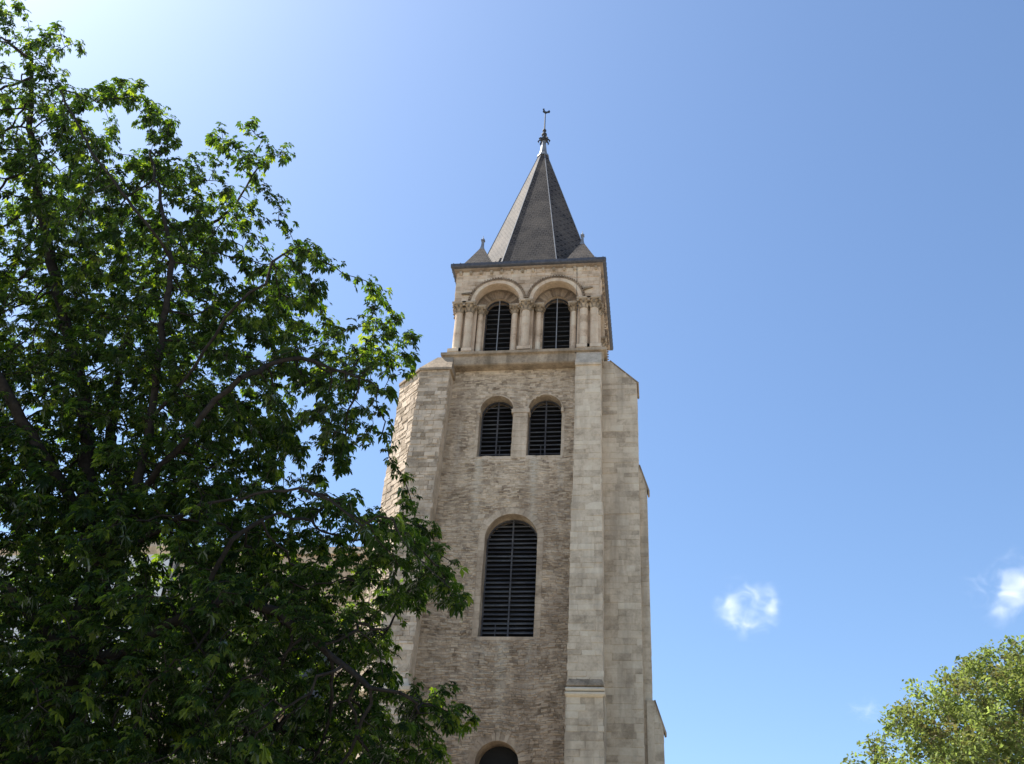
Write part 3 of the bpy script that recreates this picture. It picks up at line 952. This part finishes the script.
def inside(poly, P):
    x, y = P[:, 0], P[:, 1]
    c = np.zeros(len(P), bool)
    n = len(poly)
    for i in range(n):
        x1, y1 = poly[i]; x2, y2 = poly[(i + 1) % n]
        hit = ((y1 > y) != (y2 > y)) & (x < (x2 - x1) * (y - y1) / (y2 - y1 + 1e-9) + x1)
        c ^= hit
    return c


def edge_dist(poly, P):
    best = np.full(len(P), 1e9)
    n = len(poly)
    for i in range(n):
        a = np.array(poly[i], float); b = np.array(poly[(i + 1) % n], float)
        ab = b - a
        t = np.clip(((P - a) @ ab) / (ab @ ab + 1e-9), 0, 1)
        best = np.minimum(best, np.linalg.norm(P - (a + t[:, None] * ab), axis=1))
    return best


def grow(seeds, A, step=.22, kill=.34, infl=3.0, iters=140, grav=(0, 0, 0.05)):
    """branches that reach for the attraction points A from the seed limbs (space colonisation)"""
    pos = [np.array(p, float) for p, _ in seeds]
    par = [q for _, q in seeds]
    N = np.array(pos)
    alive = np.ones(len(A), bool)
    best = np.full(len(A), 1e9); who = np.zeros(len(A), int)
    def upd(start):
        nonlocal best, who
        new = np.array(pos[start:])
        for c0 in range(0, len(new), 400):
            ch = new[c0:c0 + 400]
            d = np.linalg.norm(A[:, None, :] - ch[None], axis=2)
            j = d.argmin(1); dm = d[np.arange(len(A)), j]
            m = dm < best
            best[m] = dm[m]; who[m] = start + c0 + j[m]
    upd(0)
    grav = np.array(grav)
    for it in range(iters):
        alive &= best > kill
        act = alive & (best < infl)
        if not act.any(): break
        idx = np.where(act)[0]
        dirs = A[idx] - np.array(pos)[who[idx]]
        dirs /= np.linalg.norm(dirs, axis=1)[:, None] + 1e-9
        s = len(pos)
        acc = {}
        for i, dv in zip(who[idx], dirs):
            acc.setdefault(i, []).append(dv)
        for i, dl in acc.items():
            v = np.sum(dl, axis=0) / len(dl) + grav + RNG.normal(0, .22, 3)
            n_ = np.linalg.norm(v)
            if n_ < 1e-6: continue
            pos.append(pos[i] + v / n_ * step); par.append(i)
        if len(pos) == s or len(pos) > 14000: break
        upd(s)
    return np.array(pos), np.array(par)


def radii(pos, par, tip, power, rmax):
    n = len(pos)
    acc = np.zeros(n); kids = np.zeros(n, int)
    for i in range(n):
        if par[i] >= 0: kids[par[i]] += 1
    order = np.arange(n)[::-1]
    for i in order:
        if acc[i] == 0: acc[i] = tip ** power
        if par[i] >= 0: acc[par[i]] += acc[i]
    r = acc ** (1 / power)
    return np.minimum(r, rmax), kids


def branch_mesh(name, pos, par, rad, mat, parent):
    V, F = [], []
    up = np.array([.3, .2, .93])
    segs = [(par[i], i) for i in range(len(pos)) if par[i] >= 0]
    base = 0
    for a, b in segs:
        n = 9 if rad[b] > .08 else (6 if rad[b] > .03 else 4)
        d = pos[b] - pos[a]
        L = np.linalg.norm(d)
        if L < 1e-6: continue
        d = d / L
        x = np.cross(d, up); x /= np.linalg.norm(x) + 1e-9
        y = np.cross(d, x)
        an = np.arange(n) * 2 * np.pi / n
        ring = np.cos(an)[:, None] * x + np.sin(an)[:, None] * y
        ra = min(rad[a], rad[b] * 1.35)
        V.append(pos[a] - d * ra * .3 + ring * ra); V.append(pos[b] + d * rad[b] * .3 + ring * rad[b])
        for k_ in range(n):
            k2 = (k_ + 1) % n
            F.append((base + k_, base + k2, base + n + k2, base + n + k_))
        base += 2 * n
    return np_mesh(name, np.concatenate(V), np.array(F), mat, parent, np.full(len(F), .5), True)


def palmate(centres, outward, size, name, mat, parent, nl=(5, 7), tintbase=.45):
    """many horse-chestnut leaves: 5-7 drooping leaflets round one stalk end, each leaflet folded along its rib"""
    n = len(centres)
    up = np.array([0, 0, 1.0])
    nrm = up + rand_unit(n) * .45 + outward * .55
    nrm /= np.linalg.norm(nrm, axis=1)[:, None]
    ax = outward + rand_unit(n) * .5 - up * .1
    ax -= nrm * np.sum(ax * nrm, axis=1)[:, None]
    ax /= np.linalg.norm(ax, axis=1)[:, None] + 1e-9
    ay = np.cross(nrm, ax)
    cnt = RNG.integers(nl[0], nl[1] + 1, n)
    leaf_t = np.clip(RNG.normal(tintbase, .26, n), 0, 1)
    Vs, Fs, Ts = [], [], []
    base = 0
    for j in range(nl[1]):
        m = j < cnt
        idx = np.where(m)[0]
        c = cnt[idx]
        ang = (j - (c - 1) / 2) * (4.6 / c) + RNG.normal(0, .10, len(idx))
        sz = size[idx] * (1.0 - .35 * np.abs(ang) / 2.5) * RNG.uniform(.85, 1.1, len(idx))
        droop = RNG.uniform(.15, .75, len(idx))
        d = np.cos(ang)[:, None] * ax[idx] + np.sin(ang)[:, None] * ay[idx]
        side = -np.sin(ang)[:, None] * ax[idx] + np.cos(ang)[:, None] * ay[idx]
        nn = nrm[idx]
        c0 = centres[idx]
        s = sz[:, None]
        def pt(t, wd, h): return c0 + d * s * t + side * s * wd + nn * s * h - up * (droop[:, None] * s * t * t)
        wd = .25
        P = [pt(.02, 0, 0), pt(.62, wd, .07), pt(1.0, 0, -.04), pt(.60, 0, -.03), pt(.62, -wd, .07)]
        k_ = len(idx)
        Vs.append(np.stack(P, 1).reshape(-1, 3))
        o_ = base + np.arange(k_)[:, None] * 5
        Fs += [np.concatenate([o_, o_ + 3, o_ + 2, o_ + 1], 1), np.concatenate([o_, o_ + 4, o_ + 2, o_ + 3], 1)]
        tt = np.clip(leaf_t[idx] + RNG.normal(0, .08, k_), 0, 1)
        Ts += [tt, tt]
        base += k_ * 5
    return np_mesh(name, np.concatenate(Vs), np.concatenate(Fs), mat, parent, np.concatenate(Ts))


# --- the big horse chestnut on the left
chestnut = thing('chestnut_tree', 'large dark horse chestnut with hand-shaped leaves filling the left of the view', 'tree', (-8.3, 13.0, 0))
OUT = [(-60, -80), (-8, -6), (20, 4), (48, 14), (72, 26), (90, 46), (80, 60), (84, 82), (116, 74), (140, 68), (150, 86), (166, 84), (174, 112), (188, 120), (217, 132), (236, 124), (251, 122),
       (262, 142), (289, 146), (284, 166), (291, 205), (300, 238), (326, 231), (331, 250), (346, 262), (368, 288), (395, 276), (409, 300), (431, 322), (424, 346), (414, 362),
       (399, 388), (384, 410), (394, 424), (374, 444), (350, 466), (340, 492), (350, 520), (364, 524), (382, 506), (406, 499), (430, 518), (446, 545), (462, 585), (468, 606), (440, 606),
       (418, 640), (398, 668), (430, 686), (474, 690), (479, 716), (458, 738), (440, 770), (400, 850), (300, 900), (150, 920), (-60, 920), (-330, 820), (-420, 560), (-400, 250), (-280, 20), (-150, -50)]
GAPS = [[(222, 238), (250, 232), (292, 243), (285, 262), (262, 266), (245, 282), (228, 272)],
        [(178, 125), (206, 138), (200, 160), (180, 150)],
        [(350, 470), (372, 452), (392, 462), (388, 500), (366, 518), (350, 510)],
        [(400, 620), (425, 622), (440, 655), (410, 668), (398, 650)],
        [(28, 130), (60, 135), (66, 155), (40, 160)],
        [(340, 335), (356, 322), (372, 330), (360, 345)],
         [(-8, 524), (24, 524), (20, 556), (8, 592), (-8, 596)],
         [(138, 540), (176, 536), (168, 604), (148, 604)],
        [(96, 60), (110, 66), (108, 74), (94, 78)]]
def crown_points(n):
    P = np.column_stack([RNG.uniform(-420, 482, n), RNG.uniform(-60, 920, n)])
    m = inside(OUT, P)
    for gp in GAPS: m &= ~inside(gp, P)
    P = P[m]
    e = edge_dist(OUT, P)
    h = np.minimum(3.6, .45 + e * .021)
    keep = RNG.uniform(size=len(P)) < h / 3.6 * .95 + .10
    P, h, e = P[keep], h[keep], e[keep]
    D = 12.9 + RNG.uniform(0, 1, len(P)) * h * (np.interp(P[:, 1], [430, 600], [.30, .7]) + np.interp(P[:, 1], [480, 620], [1.0, 2.0])) - np.interp(P[:, 1], [430, 600], [.30, .7]) * h
    Q = np.array([sight(x, y, d) for (x, y), d in zip(P, D)])
    # leafy clumps with open air between them
    fld = np.zeros(len(Q))
    for _ in range(26):
        kv = rand_unit(1)[0] * 2 * math.pi / RNG.uniform(.9, 2.2)
        fld += np.cos(Q @ kv + RNG.uniform(0, 6.28))
    fld /= math.sqrt(13)
    return Q[(Q[:, 2] > 3.0) & (fld > np.interp(P[:, 1], [150, 420, 560], [-.5, -.75, -3.0]) + np.where(e < 60, .12, 0))]


A = crown_points(32000)

limbs = [
    # trunk and leaders traced upward: (x, y, depth)
    [(25, 900, 13.0), (45, 764, 13.0), (72, 660, 13.0), (100, 570, 13.0), (122, 520, 12.9)],
    [(122, 520, 12.9), (140, 470, 12.8), (150, 420, 12.6), (157, 370, 12.5), (166, 310, 12.3), (172, 262, 12.2), (160, 200, 12.2), (150, 150, 12.4)],
    [(150, 420, 12.6), (170, 398, 12.3), (186, 378, 12.0), (203, 352, 11.8), (225, 318, 11.6), (250, 292, 11.5), (266, 284, 11.5), (272, 262, 11.5), (300, 246, 11.5)],
    [(122, 520, 12.9), (160, 466, 12.4), (190, 436, 12.1), (215, 400, 11.9), (240, 378, 11.7), (278, 356, 11.5), (315, 344, 11.4), (348, 330, 11.4), (380, 326, 11.4), (405, 318, 11.4)],
    [(240, 378, 11.7), (265, 366, 12.2), (300, 358, 12.4), (330, 368, 12.4), (372, 382, 12.4)],
    [(100, 570, 13.0), (150, 535, 12.4), (200, 505, 11.8), (255, 494, 11.3), (300, 488, 11.0), (330, 500, 10.8), (362, 526, 10.7), (378, 516, 10.7), (393, 519, 10.7), (402, 540, 10.7), (425, 565, 10.7), (450, 588, 10.7)],
    [(72, 660, 13.0), (110, 655, 12.3), (150, 636, 12.0), (195, 610, 11.8), (240, 598, 11.7), (280, 612, 11.8), (320, 645, 11.7), (370, 688, 11.4), (420, 700, 11.2)],
    [(195, 610, 11.8), (215, 570, 11.7), (232, 540, 11.6), (262, 520, 11.8)],
    [(100, 570, 13.0), (84, 520, 13.4), (88, 440, 13.6), (80, 380, 13.8), (60, 300, 13.9), (40, 210, 13.8), (30, 120, 13.6), (32, 60, 13.4)],
    [(84, 520, 13.4), (40, 450, 12.6), (0, 380, 12.0), (-60, 300, 11.8), (-120, 220, 11.8)],
    [(72, 660, 13.0), (20, 600, 12.2), (-50, 540, 11.6), (-130, 480, 11.2), (-220, 420, 11.0)],
    [(122, 520, 12.9), (110, 440, 14.2), (120, 360, 14.9), (140, 290, 15.2), (200, 230, 14.4), (235, 208, 13.8), (252, 176, 13.5), (274, 152, 13.3)],
    [(172, 262, 12.2), (150, 228, 11.6), (120, 190, 11.4), (90, 150, 11.4), (60, 90, 11.6)],
    [(45, 764, 13.0), (-20, 720, 14.2), (-110, 680, 15.0), (-200, 640, 15.4)],
    [(45, 764, 13.0), (110, 740, 14.0), (200, 720, 14.6), (280, 730, 14.6)],
]
seeds, index = [], {}
base_pt = np.array([-8.0, 13.0, 0.0])
first = sight(25, 900, 13.0)
seeds.append((base_pt - np.array([0, 0, .3]), -1))
k_ = 0
prev = 0
for t in np.linspace(.25, 1, 8):
    seeds.append((base_pt + (first - base_pt) * t + np.array([0, 0, 0]), prev)); prev = len(seeds) - 1
index[(25, 900, 13.0)] = prev
for L in limbs:
    prev = index[L[0]]
    for q in L[1:]:
        a = np.array(seeds[prev][0]); b = sight(*q)
        n_ = max(1, int(np.linalg.norm(b - a) / .24))
        for t in range(1, n_ + 1):
            p = a + (b - a) * t / n_
            if t < n_: p = p + RNG.normal(0, .02, 3)
            seeds.append((p, prev)); prev = len(seeds) - 1
        index.setdefault(q, prev)
pos, par = grow(seeds, A, step=.2, kill=.27, infl=2.2)
rad, kids = radii(pos, par, .0065, 2.15, .42)
branch_mesh('trunk', pos, par, rad, MAT_BARK, chestnut)
tw = np.where((rad < .016) & (np.arange(len(pos)) > len(seeds)))[0]
tips = kids[tw] == 0
rep = np.where(tips, 14, RNG.integers(3, 9, len(tw)))
idx = np.repeat(tw, rep)
dirn = pos[idx] - pos[np.maximum(par[idx], 0)]
dirn /= np.linalg.norm(dirn, axis=1)[:, None] + 1e-9
outw = dirn * .7 + rand_unit(len(idx)) * .8
outw /= np.linalg.norm(outw, axis=1)[:, None] + 1e-9
cen = pos[idx] + outw * RNG.uniform(.04, .20, len(idx))[:, None] + np.array([0, 0, .02])
print('chestnut nodes', len(pos), 'leaves', len(idx))
palmate(cen, outw, np.clip(RNG.lognormal(-2.38, .28, len(idx)), .055, .17), 'crown', MAT_LEAF, chestnut)

# --- the paler tree at the lower right
plane_tree = thing('plane_tree', 'sunlit yellow-green leafy tree top at the lower right', 'tree', (12.6, 32.0, 0))
cx, cy = 12.6, 32.0
RNG = np.random.default_rng(5)
lobes = [((11.6, 31.5, 9.1), (4.2, 4.0, 3.6)), ((8.5, 31, 8.5), (2.6, 3.0, 2.8)), ((15.5, 32, 9.0), (4.2, 4.2, 4.4)), ((6.6, 31, 7.1), (1.8, 2.2, 2.4)), ((10.4, 31, 10.2), (2.4, 2.4, 2.0)), ((12, 33, 6.5), (6, 5, 2.6))]
pts = []
for c_, s_ in lobes:
    n_ = int(75 * s_[0] * s_[1] * s_[2] ** 1.0 / 2.2)
    u = rand_unit(n_) * (RNG.uniform(0.15, 1, n_) ** (1 / 2.6))[:, None]
    pts.append(np.array(c_) + u * np.array(s_))
A2 = np.concatenate(pts)
fld = np.zeros(len(A2))
for _ in range(26):
    kv = rand_unit(1)[0] * 2 * math.pi / RNG.uniform(1.2, 3.0)
    fld += np.cos(A2 @ kv + RNG.uniform(0, 6.28))
A2 = A2[fld / math.sqrt(13) > -.8]
seeds = [(np.array([cx, cy, -.3]), -1)]
for z in np.linspace(.2, 5.0, 18): seeds.append((np.array([cx + .05 * math.sin(z), cy + .04 * math.cos(z * 1.3), z]), len(seeds) - 1))
pos, par = grow(seeds, A2, step=.3, kill=.5, infl=6.0, iters=80)
rad, kids = radii(pos, par, .008, 2.2, .4)
branch_mesh('trunk', pos, par, rad, MAT_BARK2, plane_tree)
tw = np.where((rad < .03) & (np.arange(len(pos)) > len(seeds)))[0]
rep = np.where(kids[tw] == 0, 80, 44)
idx = np.repeat(tw, rep)
n_ = len(idx)
cen = pos[idx] + rand_unit(n_) * (RNG.uniform(0, 1, n_) ** .5 * .36)[:, None]
nrm = rand_unit(n_) * .8 + np.array([0, 0, .7]); nrm /= np.linalg.norm(nrm, axis=1)[:, None]
a_ = np.cross(nrm, rand_unit(n_)); a_ /= np.linalg.norm(a_, axis=1)[:, None] + 1e-9
b_ = np.cross(nrm, a_)
s = np.clip(RNG.lognormal(-2.85, .32, n_), .03, .12)[:, None]
V = np.stack([cen - a_ * s, cen - b_ * s * .62 + nrm * s * .15, cen + a_ * s * 1.1, cen + b_ * s * .62 + nrm * s * .15], 1).reshape(-1, 3)
F = np.arange(n_ * 4).reshape(-1, 4)
clump = np.clip(RNG.normal(.5, .22, len(pos)), 0, 1)
np_mesh('crown', V, F, MAT_LEAF2, plane_tree, np.clip(clump[idx] + RNG.normal(0, .12, n_), 0, 1))
print('plane tree nodes', len(pos), 'leaves', n_)


# ------------------------------------------------------------------ three small fair-weather clouds
def cloud_mat(name, seed, ring, dens):
    k = NT(name)
    co = k.n('ShaderNodeTexCoord').outputs['Object']
    mp = k.n('ShaderNodeMapping', Vector=co); mp.inputs['Location'].default_value = (seed, seed * .7, seed * .3)
    nz = k.n('ShaderNodeTexNoise', Vector=mp.outputs[0], Scale=2.0, Detail=6, Roughness=.6, Distortion=.9).outputs[0]
    ln = k.n('ShaderNodeVectorMath', _operation='LENGTH', i0=co).outputs['Value']
    if ring:
        xy = k.n('ShaderNodeSeparateXYZ', Vector=co)
        r2 = k.math('SQRT', k.math('ADD', k.math('POWER', xy.outputs[0], 2.0), k.math('POWER', k.math('ADD', xy.outputs[2], .1), 2.0)))
        fall = k.math('MULTIPLY', k.math('ABSOLUTE', k.math('SUBTRACT', r2, .48)), 1.5)
        fall = k.math('ADD', fall, k.math('MULTIPLY', k.math('ADD', xy.outputs[2], xy.outputs[0]), .16))
        fall = k.math('ADD', fall, k.math('MULTIPLY', k.math('ABSOLUTE', xy.outputs[1]), .5))
    else:
        fall = k.math('MULTIPLY', ln, .75)
    f = k.math('ADD', k.math('MULTIPLY', k.math('SUBTRACT', nz, .5), 2.5), k.math('SUBTRACT', .42, fall))
    edge = k.math('MULTIPLY', k.math('SUBTRACT', 1.0, ln, True), 2.0, True)
    f = k.math('MAXIMUM', f, 0.0)
    f = k.math('MULTIPLY', k.math('MULTIPLY', k.math('MULTIPLY', f, f), 1.7), edge)
    d = k.math('MULTIPLY', f, dens)
    v = k.n('ShaderNodeVolumePrincipled', Density=d)
    v.inputs['Color'].default_value = (1, 1, 1, 1)
    v.inputs['Anisotropy'].default_value = .3
    k.t.links.new(v.outputs[0], k.out.inputs['Volume'])
    return k.m


def cloud(px, py, wpx, hpx, seed, ring, dens, label):
    c = sight(px, py, 1500)
    dist = np.linalg.norm(c - EYE)
    bpy_me = bpy.data.meshes.new('cloud')
    import bmesh
    bm = bmesh.new()
    bmesh.ops.create_icosphere(bm, subdivisions=3, radius=1.0)
    bm.to_mesh(bpy_me); bm.free()
    bpy_me.materials.append(cloud_mat('cloud_vapour', seed, ring, dens))
    o = bpy.data.objects.new('cloud', bpy_me)
    COL.objects.link(o)
    o.location = c
    o.scale = (wpx * dist / 1000, wpx * dist / 1000 * .8, hpx * dist / 1000)
    o.rotation_euler = (R(-24), 0, R(-12))
    o['label'] = label; o['category'] = 'cloud'; o['group'] = 'small clouds in the blue sky'
    return o


cloud(752, 605, 43, 40, 3.1, True, .026, 'small wispy ring-shaped white cloud just right of the tower')
cloud(1016, 586, 54, 44, 4.4, False, .034, 'bright white puff of cloud above the lower right tree')
cloud(868, 710, 26, 18, 5.2, False, .014, 'very faint thin scrap of cloud beside the lower right tree')
